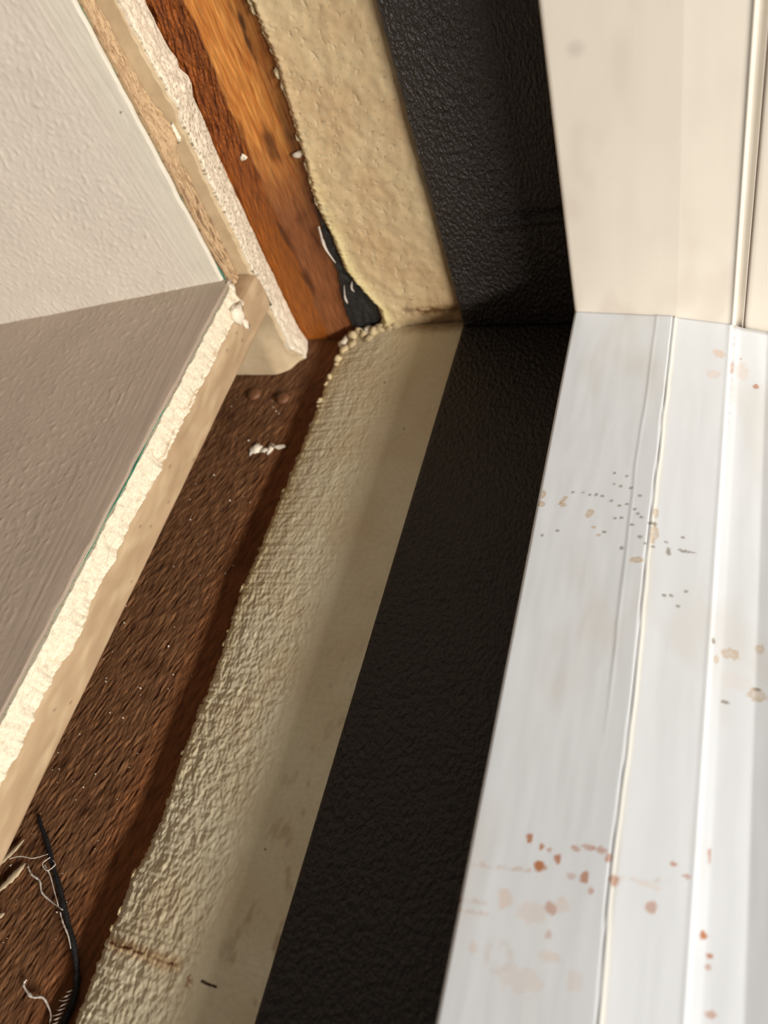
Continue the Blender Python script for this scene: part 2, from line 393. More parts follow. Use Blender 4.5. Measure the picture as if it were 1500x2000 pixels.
c = mixc(c, lin(170, 158, 150), smooth(2.4, 0.3, np.hypot(XX - 43.5, (ZZ - 87))) * 0.35)
c = mixc(c, lin(120, 90, 66), np.exp(-((XX - 77.6) / 0.2) ** 2) * 0.8)
slab('jamb_member', P, lambda p: np.stack([p[:, 0], np.full(len(p), 48.0), p[:, 2]], -1), M_whitej, win, c)

s = spaced([(0, 70, 0.45), (70, 182, 0.30), (182, 420, 9)])
x = np.concatenate([[37.7, 37.8, 37.95, 38.2], np.arange(38.5, 90, 0.28), np.linspace(90, 170, 22)])
xs, SS0 = np.meshgrid(x, s, indexing='ij'); xs = xs.T; SS0 = SS0.T
S0 = jamb_face(xs) - 0.4
SS = np.where(SS0 < 70, S0 + (70 - S0) * (SS0 / 70), SS0)
skew = np.interp(xs, [37.7, 62.1, 74.7, 112], [0.005, 0.003, -0.004, -0.004]) * SS
XX = xs + skew
cA = np.interp(SS, [20.62, 47.36, 68.57, 98.07, 124.81, 161.69], [57.78, 57.69, 57.22, 57.69, 57.87, 57.69]) + 0.15 * perlin(SS * 0.12, SS * 0, 5)
cB = np.interp(SS, [20.62, 57.5, 90.7, 113.75, 133.11, 149.7, 171.83], [61.56, 61.56, 61.37, 61.83, 61.65, 61.28, 61.93]) + 0.2 * perlin(SS * 0.1, SS * 0, 7)
b = np.interp(xs, PX, PB) - 0.4 * smooth(38.1, 37.7, xs)
fadeA = smooth(135, 110, SS)
b = b + 0.07 * smooth(cA - 0.25, cA + 0.1, XX) * smooth(cB + 0.15, cB - 0.1, XX) * fadeA + 0.06 * np.exp(-((XX - cA) / 0.3) ** 2) * fadeA
b = b - 0.35 * np.exp(-((XX - cB) / 0.16) ** 2)
b = b - 0.32 * smooth(cB + 0.3, cB + 0.9, XX) * smooth(74.0, 63.5, xs)
b = b + 0.12 * np.exp(-((xs - 74.6) / 0.5) ** 2) - 0.3 * smooth(74.8, 75.2, xs) * smooth(82, 77, xs)
b = b + 0.035 * fbm(XX * 0.25, SS * 0.05, 2, 3)
c = np.broadcast_to(lin(226, 231, 238), XX.shape + (3,))  # cool daylight tint put into the sill's white
c = mixc(c, lin(216, 214, 211), smooth(0.2, 0.9, fbm(XX * 0.07, SS * 0.03, 3, 6)) * 0.5)
c = mixc(c, lin(236, 232, 218), np.exp(-((XX - cB - 0.75) / 0.5) ** 2) * 0.6)
c = mixc(c, lin(110, 104, 100), np.exp(-((XX - cB) / 0.13) ** 2) * 0.55 * np.clip(0.5 + perlin(SS * 0.08, SS * 0, 1), 0.15, 1))
c = mixc(c, lin(150, 120, 96), np.exp(-((xs - 75.6) / 0.22) ** 2) * 0.45 * smooth(70, 33, SS) * np.clip(0.5 + fbm(SS * 0.5, SS * 0, 2, 4), 0, 1))
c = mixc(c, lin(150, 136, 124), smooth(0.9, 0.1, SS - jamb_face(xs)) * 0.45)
n1 = fbm(XX * 0.9, SS * 0.7, 3, 2); n2 = fbm(XX * 2.2, SS * 1.8, 2, 12)
TAN, RUST, GREY, PINK = lin(196, 168, 130), lin(186, 126, 90), lin(128, 118, 104), lin(224, 208, 198)
def blot(px, py, rx, ry, colr, k, ring=False, rot=0.0):
    global c
    dx = XX - px; dy = SS - py
    ex = dx * math.cos(rot) + dy * math.sin(rot); ey = -dx * math.sin(rot) + dy * math.cos(rot)
    d = np.hypot(ex / rx, ey / ry) + 0.35 * n1 + 0.15 * n2
    f = smooth(1.15, 0.75, d)
    if ring: f = f * (0.6 + 0.4 * smooth(0.3, 0.8, d))
    c = mixc(c, colr, np.clip(f * k, 0, 1))
for q in ((43.49, 78.16, 0.46, 1.38, 0.5), (43.49, 79.26, 0.83, 0.55, 0), (49.39, 80.92, 0.74, 1.01, 0.3), (39.15, 79.63, 0.83, 0.65, 0), (39.06, 76.87, 0.46, 1.29, 0),
          (59.9, 90.97, 1.29, 0.74, 0), (50.68, 84.24, 0.65, 0.37, 0), (51.78, 86.09, 0.55, 0.37, 0)):
    blot(q[0], q[1], q[2], q[3], TAN, 0.85, True, q[4])
for q in ((77.88, 106.65, 1.75, 1.01), (83.04, 104.34, 0.92, 0.92), (82.86, 113.47, 1.84, 1.2), (75.57, 108.49, 0.37, 1.11), (62.48, 84.24, 0.83, 2.21), (62.39, 79.17, 0.55, 1.29)):
    blot(*q, TAN, 0.65, True)
for q in ((74.83, 105.08, 0.32, 0.65), (77.51, 116.42, 0.83, 0.32), (82.76, 112.45, 0.55, 0.32), (68.75, 86.82, 1.48, 0.32), (65.52, 87.75, 0.46, 1.01), (62.11, 81.84, 0.83, 0.46)):
    blot(*q, GREY, 0.75)
for px, py in [(53.08, 69.77), (55.84, 70.32), (53.35, 72.72), (54.74, 73.27), (50.03, 75.94), (53.35, 77.23), (56.58, 77.7), (58.24, 78.89), (58.88, 79.91), (59.9, 85.53), (61, 86.92),
               (56.67, 88.57), (62.57, 87.38), (64.88, 85.62), (68.1, 83.78), (66.72, 97.61), (68.2, 99.55), (69.39, 95.95), (65.61, 97.79), (43.39, 85.99), (40.44, 87.65), (45.15, 75.85),
               (47.27, 75.67), (58.88, 75.3), (52.71, 85.16), (48.83, 76.13), (51.23, 76.22), (55.1, 78.25), (55.84, 81.29), (58.05, 82.77), (54.55, 81.48), (59.71, 80.74), (56.95, 73.36)]:
    blot(px, py, 0.42, 0.34, GREY, 0.7)
for q in ((48.1, 147.95, 0.65, 0.74, 0.9), (50.22, 148.97, 0.46, 0.55, 0.9), (51.42, 149.24, 0.37, 0.37, 0.6), (50.49, 152.01, 1.01, 0.92, 1), (53.08, 150.35, 0.55, 0.83, 0.9), (55.56, 148.04, 0.83, 0.46, 0.6),
          (57.59, 147.4, 1.38, 0.46, 0.55), (59.62, 147.4, 1.29, 0.55, 0.6), (61, 148.41, 0.55, 0.83, 0.7), (57.59, 152.1, 0.74, 0.92, 0.8), (58.79, 153.94, 0.65, 0.46, 0.6), (55.47, 152.47, 0.83, 0.46, 0.4),
          (53.17, 158, 0.92, 1.11, 0.6), (53.26, 161.87, 0.55, 0.65, 0.4), (70.87, 146.66, 0.65, 0.41, 0.75), (72.99, 148.04, 0.74, 0.37, 0.6), (68.01, 154.04, 0.83, 1.01, 0.6), (75.94, 155.79, 0.55, 0.65, 1),
          (76.96, 158.46, 0.55, 0.46, 0.9), (76.86, 160.03, 0.41, 0.37, 0.6), (77.51, 166.3, 0.92, 0.55, 0.6), (62.2, 151.55, 0.83, 0.83, 0.7), (80.74, 38.14, 0.65, 0.74, 0.8), (75.39, 34.45, 0.55, 1.84, 0.4),
          (38.32, 160.21, 0.46, 0.46, 0.9), (76.22, 143.8, 0.28, 1.29, 0.6), (77.23, 30.4, 0.37, 0.28, 0.6)):
    blot(q[0], q[1], q[2], q[3], RUST, q[4])
for q in ((45.61, 158.19, 1.2, 1.48, 0.7), (50.22, 159.2, 2.4, 1.66, 0.45), (54.74, 157.08, 1.29, 1.29, 0.5), (72.44, 30.86, 1.38, 1.38, 0.9), (71.42, 37.68, 1.66, 1.29, 0.5), (67.27, 150.9, 2.03, 0.46, 0.4),
          (77.6, 34.45, 1.48, 2.77, 0.5), (54.09, 164.92, 1.66, 0.83, 0.5), (49.94, 169.07, 3.69, 1.84, 0.35), (58.05, 167.22, 1.29, 1.66, 0.35), (42.1, 166.58, 0.74, 0.92, 0.5), (79.44, 111.9, 2.77, 1.84, 0.2)):
    blot(q[0], q[1], q[2], q[3], PINK, q[4])
dr = np.hypot((XX - 46.25) / 2.0, (SS - 166.67) / 2.1) + 0.3 * n1
c = mixc(c, PINK * 0.85, np.exp(-((dr - 1.0) / 0.28) ** 2) * 0.4 * np.clip(0.6 + 1.2 * n1, 0, 1))
for x0_, y0_, x1_, y1_, k in ((38.42, 154.31, 49.11, 153.21, 0.45), (38.32, 160.03, 43.03, 159.66, 0.35), (38.23, 161.69, 43.49, 161.14, 0.4), (62.39, 151.18, 70.69, 149.52, 0.25)):
    tt = np.clip((XX - x0_) / (x1_ - x0_), 0, 1); dd = np.abs(SS - (y0_ + tt * (y1_ - y0_)) + 0.3 * n1)
    c = mixc(c, lin(200, 160, 130), smooth(0.55, 0.1, dd) * ((XX > x0_) & (XX < x1_)) * k * np.clip(0.6 + n1, 0, 1))
P = np.stack([XX, -SS, b], -1)
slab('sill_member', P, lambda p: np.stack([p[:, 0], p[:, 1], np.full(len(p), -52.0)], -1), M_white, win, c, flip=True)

# ------------------------------------------------------------------ plasterboards
def core_cols(A, B, base, dirt, k, seed):
    n = fbm(A * 0.8, B * 1.2, 3, seed); sp = fbm(A * 2.2, B * 2.2, 2, seed + 3)
    cc = np.broadcast_to(base, A.shape + (3,))
    cc = mixc(cc, dirt, np.clip(smooth(0.1, 0.7, n) * k, 0, 1))
    return mixc(cc, dirt * 0.5, smooth(0.5, 0.72, sp) * k)

# base board on the jamb: paper face and a snapped white core edge that runs down past the sill boards to the timber plate
bj = tag(empty('plasterboard'), 'base plasterboard on the jamb, its snapped white edge running down over the orange stud', 'plasterboard')
EJ = np.array([(-13, 2.4), (-9, 1.4), (-4, 0.5), (0, 0.1), (4, 0), (40, 0.1), (62, 0.2), (70, 0.8), (77, 0.9), (80, 2.4), (82, 2.2), (84, 0.8), (86, 1.2), (89, 0.3), (100, -0.2), (420, 0)])
z = spaced([(-9.45, 115, 0.30), (115, 420, 10)])
t = np.linspace(0, 1, 34)
ZZ, TT = np.meshgrid(z, t, indexing='ij')
off = np.interp(ZZ, EJ[:, 0], EJ[:, 1])
af = 8.0 - 4.0 * smooth(0, -10, ZZ) + 0.5 * fbm(ZZ * 0.15, ZZ * 0, 3, 9)
a = -4.4 + (af + 4.4) * TT
XX = -59.2 + 3.2 * TT + off * (0.9 - 0.3 * TT) + (0.5 * fbm(ZZ * 0.3, a * 0.25, 2, 5) + 0.05 * fbm(ZZ * 1.2, a * 1.2, 2, 8)) * (0.4 + 0.6 * np.sin(math.pi * TT)) \
    + 0.2 * np.sin(math.pi * TT) - 0.3 * smooth(0.9, 1, TT)
P = np.stack([XX, -a, ZZ], -1)
c = core_cols(ZZ * 1.4, a * 1.2, lin(236, 226, 206), lin(150, 128, 100), 0.5, 4)
c = mixc(c, lin(120, 104, 84), smooth(0.3, 0.55, fbm(ZZ * 1.3, a * 1.0, 3, 6)) * smooth(8, 22, ZZ) * smooth(105, 70, ZZ) * 0.75)
slab('gypsum_core', P, lambda p: np.stack([np.full(len(p), -400.0), p[:, 1], p[:, 2]], -1), M_gypsum, bj, c, flip=True)
x = np.concatenate([np.linspace(-400, -110, 12), np.linspace(-106, -60, 60), np.linspace(-59.5, -55, 24)])
z2 = spaced([(-9.45, 115, 0.6), (115, 420, 10)])
ZZ, XS = np.meshgrid(z2, x, indexing='ij')
off = np.interp(ZZ, EJ[:, 0], EJ[:, 1])
pe = -56.5 + 0.6 * off + 0.4 * fbm(ZZ * 0.35, ZZ * 0 + 1, 3, 5) - 0.4
XX = np.where(XS > -60, -60 + (pe + 60) * (XS + 60) / 5.0, XS)
a = 8.6 + 0 * XX + 0.05 * perlin(XX * 0.2, ZZ * 0.2, 3)
a = a + 3.0 * smooth(14, -10, ZZ) * smooth(-57, -65, XX) - 0.4 * smooth(-0.8, 0, XX - pe) - 3.8 * smooth(0, -10, ZZ) * smooth(-60, -56.5, XX)
P = np.stack([XX, -a, ZZ], -1)
c = np.broadcast_to(lin(204, 184, 152), P.shape)
c = mixc(c, lin(186, 164, 132), np.clip(0.5 + fbm(XX * 0.1, ZZ * 0.1, 2, 3), 0, 1) * 0.6)
slab('paper_face', P, (0, 0.45, 0), M_paper, bj, c)

# base board on the sill: paper-wrapped rounded factory edge
bs = tag(empty('plasterboard'), 'base plasterboard on the sill, its smooth tan paper edge overhanging the brown timber', 'plasterboard')
s = spaced([(9.2, 190, 0.8), (190, 420, 10)])
aa = np.linspace(0, 1, 30)
prof = np.array([(-55.9, 18.0), (-55.35, 18.2), (-55.05, 18.8), (-54.95, 20), (-54.85, 22), (-54.8, 24), (-54.85, 26.5), (-55.0, 28.2), (-55.6, 29.3), (-57, 29.8), (-62, 30.0), (-100, 30.0), (-400, 30.0)])
prof = prof[::-1]
SS, KK = np.meshgrid(s, np.linspace(0, len(prof) - 1, (len(prof) - 1) * 4 + 1), indexing='ij')
XX = np.interp(KK, np.arange(len(prof)), prof[:, 0]); BB = np.interp(KK, np.arange(len(prof)), prof[:, 1])
XX = XX + 0.22 * perlin(SS * 0.05, BB * 0.1, 7)
P = np.stack([XX, -SS, BB], -1)
c = np.broadcast_to(lin(180, 154, 124), P.shape)
c = mixc(c, lin(160, 134, 104), np.clip(0.4 + 0.9 * fbm(SS * 0.06, BB * 0.2, 3, 4), 0, 1) * 0.6)
c = mixc(c, lin(204, 182, 150), np.clip(0.9 * fbm(SS * 0.1, BB * 0.3, 2, 14), 0, 1) * 0.7)
c = mixc(c, lin(90, 66, 46), smooth(0.86, 0.92, fbm(SS * 0.5, BB * 0.5, 2, 18)) * 0.6)
slab('paper_wrap', P, lambda p: np.stack([p[:, 0], p[:, 1], np.full(len(p), 17.95)], -1), M_paper, bs, c, flip=True)

# green board on the jamb
gj = tag(empty('plasterboard'), 'light painted plasterboard on the upright jamb with a dirty broken edge', 'plasterboard')
z = spaced([(30.4, 115, 0.28), (115, 420, 10)])
t = np.linspace(0, 1, 40)
ZZ, TT = np.meshgrid(z, t, indexing='ij')
a = 8.9 + (17.9 - 8.9) * TT
bulge = 2.2 * np.exp(-((ZZ - 79) / 3.5) ** 2) * (1 - TT) ** 1.3 + 2.6 * np.exp(-((ZZ - 74) / 3.0) ** 2) * (1 - TT) ** 1.6 - 0.8 * smooth(80, 95, ZZ) * (1 - TT)
XX = -61.2 + 2.4 * TT + bulge + (0.6 * fbm(ZZ * 0.16, a * 0.6, 3, 2) + 0.18 * fbm(ZZ * 0.5, a * 1.6, 2, 11)) * smooth(1.02, 0.75, TT) + 0.5 * np.exp(-((TT - 0.25) / 0.1) ** 2)
P = np.stack([XX, -a, ZZ], -1)
c = core_cols(ZZ * 0.4, a * 2, lin(192, 164, 130), lin(150, 116, 86), 0.7, 7)
c = mixc(c, lin(98, 72, 52), smooth(0.15, 0.5, fbm(ZZ * 0.12, a * 1.3, 3, 13)) * smooth(76, 55, ZZ) * 0.8)
slab('gypsum_core', P, lambda p: np.stack([np.full(len(p), -400.0), p[:, 1], p[:, 2]], -1), M_gypsum, gj, c, flip=True)
def flare(x): return 18.3 + 0.15 * np.clip(-58.8 - x, 0, 110)
z3 = spaced([(30.4, 115, 0.6), (115, 420, 10)])
ZZ, UU = np.meshgrid(z3, np.linspace(0, 1, 10), indexing='ij')
gpe = -59.75 + 0.4 * fbm(ZZ * 0.12, ZZ * 0, 3, 8) + 0.9 * np.exp(-((ZZ - 36) / 5) ** 2)
XX = -74 + (gpe + 74) * UU
P = np.stack([XX, -flare(XX) + 0.02, ZZ], -1)
slab('green_paper', P, lambda p: np.stack([p[:, 0], np.full(len(p), -17.95), p[:, 2]], -1), M_green, gj)
z4 = spaced([(30.4, 34, 0.5), (34, 118, 0.34), (118, 420, 10)])
xx = np.concatenate([np.linspace(-400, -170, 12, endpoint=False), np.arange(-170, -60.2, 0.42), np.linspace(-60.0, -59.0, 6)])
ZZ, XS = np.meshgrid(z4, xx, indexing='ij')
ppe = -59.25 + 0.25 * fbm(ZZ * 0.12, ZZ * 0 + 2, 3, 3)
XX = np.where(XS > -60.1, -60.1 + (ppe + 60.1) * (XS + 60.1) / 1.1, XS)
w = 1.2 * perlin(XX * 0.07, ZZ * 0.07, 4)
tex = 0.22 * np.maximum(0, fbm(XX * 0.85 + w, ZZ * 0.55 + w, 3, 1) - 0.15) + 0.05 * fbm(XX * 0.9, ZZ * 0.7, 2, 6)
brush = 0.09 * perlin((XX + 0.08 * ZZ) * 1.5, ZZ * 0.03, 9) * smooth(-84, -66, XX)
a = flare(XX) + 0.75 + tex * smooth(-64, -76, XX) + brush + 0.25 * perlin(XX * 0.05, ZZ * 0.05, 7) - 0.4 * smooth(-0.7, 0, XX - ppe)
P = np.stack([XX, -a, ZZ], -1)
c = np.broadcast_to(lin(216, 206, 194), P.shape)  # lit tone of the paint that the sill board shares
c = mixc(c, lin(222, 216, 200), smooth(-72, -60, XX) * 0.6)
c = mixc(c, lin(120, 104, 88), smooth(0.5, 0.15, np.hypot(XX + 62.4, ZZ - 87)) )
slab('paint_coat', P, lambda p: np.stack([p[:, 0], -flare(p[:, 0]) - 0.0, p[:, 2]], -1), M_paint, gj, c, bottom=False)

# green board on the sill
gs = tag(empty('plasterboard'), 'painted plasterboard on the sill, shade put into its taupe tone, with a ragged white gypsum edge', 'plasterboard')
def drop(x): return 0.045 * np.clip(-55.5 - x, 0, 100)
s = spaced([(18.6, 190, 0.28), (190, 420, 10)])
t = np.linspace(0, 1, 36)
SS, TT = np.meshgrid(s, t, indexing='ij')
b = 30.05 + (35.6 - 30.05) * TT
low = 1.0 * fbm(SS * 0.07, SS * 0, 3, 5) + 0.45 * fbm(SS * 0.33, SS * 0 + 0.5, 4, 9, 0.65)
XX = -55.0 + (low + 0.9) * (1 - TT) ** 1.5 - 0.9 * TT + 0.45 * np.exp(-((TT - 0.45) / 0.15) ** 2) * (perlin(SS * 0.06, SS * 0, 3) + 0.3) \
    + 0.35 * fbm(SS * 0.3, b * 0.6, 2, 6) + 0.06 * fbm(SS * 1.6, b * 1.6, 2, 10)
XX = XX - 1.6 * np.exp(-((SS - 134) / 3.0) ** 2 - ((TT - 0.25) / 0.2) ** 2) - 3.0 * smooth(22, 18.6, SS)
P = np.stack([XX, -SS, b], -1)
c = core_cols(SS, b * 2, lin(228, 217, 196), lin(198, 178, 148), 0.4, 2)
c = mixc(c, lin(176, 150, 116), np.clip(smooth(0.15, 0.6, fbm(SS * 0.25, b * 0.9, 3, 12)) * smooth(0.5, 0.1, TT), 0, 1) * smooth(110, 60, SS) * 0.8)
slab('gypsum_core', P, lambda p: np.stack([np.full(len(p), -150.0), p[:, 1], 30.05 + (p[:, 2] - 30.05) * 0.22], -1), M_gypsum, gs, c, flip=False)
s3 = spaced([(18.6, 190, 0.6), (190, 420, 10)])
SS, UU = np.meshgrid(s3, np.linspace(0, 1, 10), indexing='ij')
gpe = -56.95 + 0.35 * fbm(SS * 0.1, SS * 0, 3, 12) + 0.75 * np.exp(-((SS - 88) / 14) ** 2)
XX = -74 + (gpe + 74) * UU
P = np.stack([XX, -SS, 35.95 - drop(XX)], -1)
slab('green_paper', P, lambda p: np.stack([p[:, 0], p[:, 1], 35.62 - drop(p[:, 0])], -1), M_green, gs, flip=True)
s4 = spaced([(17.5, 110, 0.36), (110, 165, 0.42), (165, 420, 10)])
xx = np.concatenate([np.linspace(-400, -170, 12, endpoint=False), np.arange(-170, -57.2, 0.42), np.linspace(-57.0, -56.0, 6)])
SS, XS = np.meshgrid(s4, xx, indexing='ij')
ppe = -56.5 + 0.22 * fbm(SS * 0.12, SS * 0 + 2, 3, 15)
XX = np.where(XS > -57.1, -57.1 + (ppe + 57.1) * (XS + 57.1) / 1.1, XS)
SS = np.where(SS < 40, np.maximum(SS, flare(XX) + 0.3 + (SS - 17.5) * (40 - flare(XX) - 0.3) / 22.5), SS)
w = 1.2 * perlin(XX * 0.07, SS * 0.07, 5)
tex = 0.2 * np.maximum(0, fbm(XX * 0.6 + w, SS * 0.42 + w, 3, 4) - 0.15) + 0.04 * fbm(XX * 0.9, SS * 0.7, 2, 2)
brush = 0.08 * perlin((XX - 0.05 * SS) * 1.6, SS * 0.035, 10) * smooth(-100, -62, XX)
b = 36.4 - drop(XX) + tex * smooth(-60, -74, XX) + brush + 0.25 * perlin(XX * 0.05, SS * 0.05, 8) - 0.3 * smooth(-0.7, 0, XX - ppe)
P = np.stack([XX, -SS, b], -1)
c = np.broadcast_to(lin(186, 168, 152), P.shape)  # same paint as the jamb board, darkened to carry the sill's shade
c = mixc(c, lin(176, 160, 140), smooth(30, 22, SS) * 0.4)
slab('paint_coat', P, lambda p: np.stack([p[:, 0], p[:, 1], 35.97 - drop(p[:, 0])], -1), M_paint, gs, c, flip=True, bottom=False)

# ------------------------------------------------------------------ small debris
def rock(name, loc, size, mat, seed, axis='z', parent=None):
    """irregular faceted lump resting with its base on the given point; axis = outward direction of the surface it lies on"""
    r = np.random.RandomState(seed)
    k = 9; lv = [(-0.9, 0.62), (-0.35, 1.0), (0.3, 0.86), (0.8, 0.45)]
    vs = []
    for zc, rad in lv:
        for j in range(k):
            an = 2 * math.pi * (j + 0.3 * r.randn()) / k; q = rad * (1 + 0.22 * r.randn())
            vs.append((q * math.cos(an), q * math.sin(an), zc + 0.12 * r.randn()))
    vs.append((0, 0, -1.0)); vs.append((0.1 * r.randn(), 0.1 * r.randn(), 1.0 + 0.1 * r.randn()))
    vs = np.array(vs); vs[:, 2] = np.maximum(vs[:, 2], -1.0)
    rz = r.rand() * 6.28; R2 = np.array([[math.cos(rz), -math.sin(rz)], [math.sin(rz), math.cos(rz)]])
    sx, sy, sz = size
    vs[:, :2] = vs[:, :2] @ (R2.T if abs(sx - sy) < 0.3 else np.eye(2))
    vs = vs * np.array([sx, sy, sz]) * 0.5 + np.array([0, 0, sz * 0.5])
    if axis == 'z': V = vs
    elif axis == '-y': V = np.stack([vs[:, 0], -vs[:, 2], vs[:, 1]], -1)
    else: V = np.stack([vs[:, 2], vs[:, 0], vs[:, 1]], -1)
    V = V + np.array(loc)
    loops = []; tot = []
    for i in range(3):
        for j in range(k):
            j2 = (j + 1) % k; loops += [i * k + j, i * k + j2, (i + 1) * k + j2, (i + 1) * k + j]; tot.append(4)
    n = 4 * k
    for j in range(k):
        loops += [j, n, (j + 1) % k]; tot.append(3); loops += [3 * k + j, 3 * k + (j + 1) % k, n + 1]; tot.append(3)
    st = np.concatenate([[0], np.cumsum(tot)[:-1]])
    return mesh_obj(name, V, loops, st, tot, mat, parent, shade=True)
# white flakes lying on the brown plate
for i, (px, py, sx, sy, which) in enumerate(((-59.6, -42.6, 3.0, 3.6, 'roundest'), (-56.4, -43.4, 2.2, 1.6, 'smallest'), (-54.6, -42.6, 1.5, 3.4, 'narrow upright'), (-51.8, -41.8, 3.6, 1.3, 'long thin'))):
    tag(rock('plaster_flake', (px, py, WOOD_B - 0.3), (sx * 1.35, sy * 1.4, 0.75), M_chip, 30 + i),
        which + ' white plaster flake in the little row on the dark timber plate', 'plaster flake', 'row of flakes on the timber plate')
tag(rock('plaster_flake', (-51.9, 5.0, 58.3), (2.2, 1.9, 1.0), M_chip, 41, '-y'), 'single white plaster flake stuck on the orange stud', 'plaster flake')
tag(rock('plaster_flake', (-35.1, 4.9, 57.6), (3.2, 2.0, 1.6), M_chip, 42, '-y'), 'pointed cream flake at the edge of the jamb render beside the stud', 'plaster flake')
tag(rock('plaster_flake', (-64.4, -8.5, 1.6), (2.8, 1.2, 0.4), M_chip, 43, '-y'), 'faint white paint flake in the middle of the tan board triangle in the corner', 'paint flake')
for i, (px, pz, w1, w2) in enumerate(((-66.0, -8.6, 2.2, 0.8), (-61.8, -8.2, 3.4, 0.9))):
    tag(rock('plaster_flake', (px, -8.0 if px < -64 else -7.4, pz), (w1, w2, 0.4), M_chip, 44 + i, '-y'),
        ('short' if i == 0 else 'long') + ' white scrape of plaster at the foot of the tan board triangle', 'paint flake')
tag(rock('plaster_flake', (-58.6, -8.4, 75.0), (2.0, 5.2, 1.3), M_chip, 47, '-y'), 'bright white plaster sliver wedged between the two jamb boards', 'plaster flake')
tag(rock('plaster_lump', (-55.3, -26.4, 30.6), (6.5, 6.0, 2.6), M_chip, 48, 'x'), 'loose white gypsum lump at the corner end of the ragged sill board edge', 'gypsum lump')
tag(rock('plaster_lump', (-58.6, -20.6, 33.4), (4.6, 6.4, 2.6), M_chip, 49, 'x'), 'small gypsum lump tucked into the corner where the boards meet', 'gypsum lump')
tag(rock('plaster_flake', (-54.95, -24.5, 24.6), (2.6, 3.4, 0.5), M_chip, 50, 'x'), 'small white flake hanging on the tan paper edge near the corner', 'plaster flake')

# crumbs along the inner corner of the render
r = np.random.RandomState(5)
def cream_top(px, sy):
    dd = px - np.interp(sy, CS[:, 0], CS[:, 1])
    return float(np.interp(dd, [0, 0.3, 0.9, 2.2, 8, 16, 28, 42], [-9.4, -6.8, -6.0, -5.3, -3.9, -2.5, -1.2, -0.5]))
spots = [(-40.6, 1.0, 3.4), (-38.0, -1.2, 3.0), (-39.6, 4.4, 2.8), (-36.2, -2.0, 3.4), (-34.0, -0.6, 2.6), (-33.0, -2.2, 3.6), (-30.5, -1.6, 3.0), (-28.4, -2.4, 4.2), (-25.6, -2.2, 3.2),
         (-37.4, 2.4, 2.2), (-40.7, 8.6, 2.8), (-40.6, 11.0, 1.6), (-41.3, 16.6, 2.0), (-23.0, -2.4, 2.8), (-31.6, 1.2, 2.0), (-41.6, 19.0, 1.3), (-41.5, 26.0, 1.8), (-41.4, 28.2, 1.2)]
place = ('at the jamb foot beside the torn black membrane', 'heaped in the corner between jamb render and sill render', 'along the first stretch of the sill render edge')
for i, (px, sy, sz) in enumerate(spots):
    k = 0 if px < -35.5 and sy < 6 else (1 if sy < 6 else 2)
    tag(rock('render_crumb', (px, -sy, cream_top(px, sy) - 0.42 * sz), (sz * (1.0 + 0.6 * r.rand()), sz * (0.8 + 0.9 * r.rand()), sz * (0.8 + 0.4 * r.rand())), M_crumb if i % 5 or i > 9 else M_chip, 60 + i),
        ('cream' if i % 5 or i > 9 else 'whitish') + ' render crumb ' + place[k], 'crumb', 'render crumbs in the corner')
for i in range(15):
    zc = 44 + i * 3.9 + 1.8 * r.randn()
    xc = np.interp(zc, CJ[:, 0], CJ[:, 1]) + 0.35 + 0.3 * r.randn(); sz = 0.6 + 0.8 * r.rand()
    tag(rock('render_crumb', (xc, 4.5, zc), (sz, sz * 2.2, 1.7), M_crumb, 90 + i, '-y'),
        'tiny crumb clinging to the ragged edge of the jamb render along the stud', 'crumb', 'crumbs along the jamb render edge')
for i in range(26):
    sc = 36 + i * 5.6 + 2.2 * r.randn()
    xc = np.interp(sc, CS[:, 0], CS[:, 1]) + 0.35 + 0.25 * r.randn(); sz = 0.7 + 0.6 * r.rand()
    tag(rock('render_crumb', (xc, -sc, cream_top(xc, sc) - 0.3), (sz, sz * 1.7, 0.9), M_crumb, 120 + i),
        'tiny crumb along the edge of the sill render against the brown timber', 'crumb', 'crumbs along the sill render edge')
# pale dust specks on the plate, too many and too small to pick apart
vv = []; ll = []; tt_ = []
for i in range(80):
    px = -49 - 34 * r.rand(); py = -22 - 165 * r.rand() ** 0.9; q = 0.10 + 0.25 * r.rand() ** 4
    an = r.rand() * 3.14; e = 1 + 1.5 * r.rand()
    b0 = len(vv)
    for j in range(4):
        t0 = an + j * math.pi / 2; rr = q * (e if j % 2 == 0 else 1)
        vv.append((px + rr * math.cos(t0), py + rr * math.sin(t0), WOOD_B - 0.5))
    vv.append((px, py, WOOD_B + q * 0.9))
    for j in range(4): ll += [b0 + j, b0 + (j + 1) % 4, b0 + 4]; tt_.append(3)
    ll += [b0 + 3, b0 + 2, b0 + 1, b0]; tt_.append(4)
o = mesh_obj('plaster_dust', np.array(vv), ll, np.concatenate([[0], np.cumsum(tt_)[:-1]]), tt_, M_chip)
tag(o, 'pale plaster dust sprinkled over the dark timber plate', 'dust', kind='stuff')

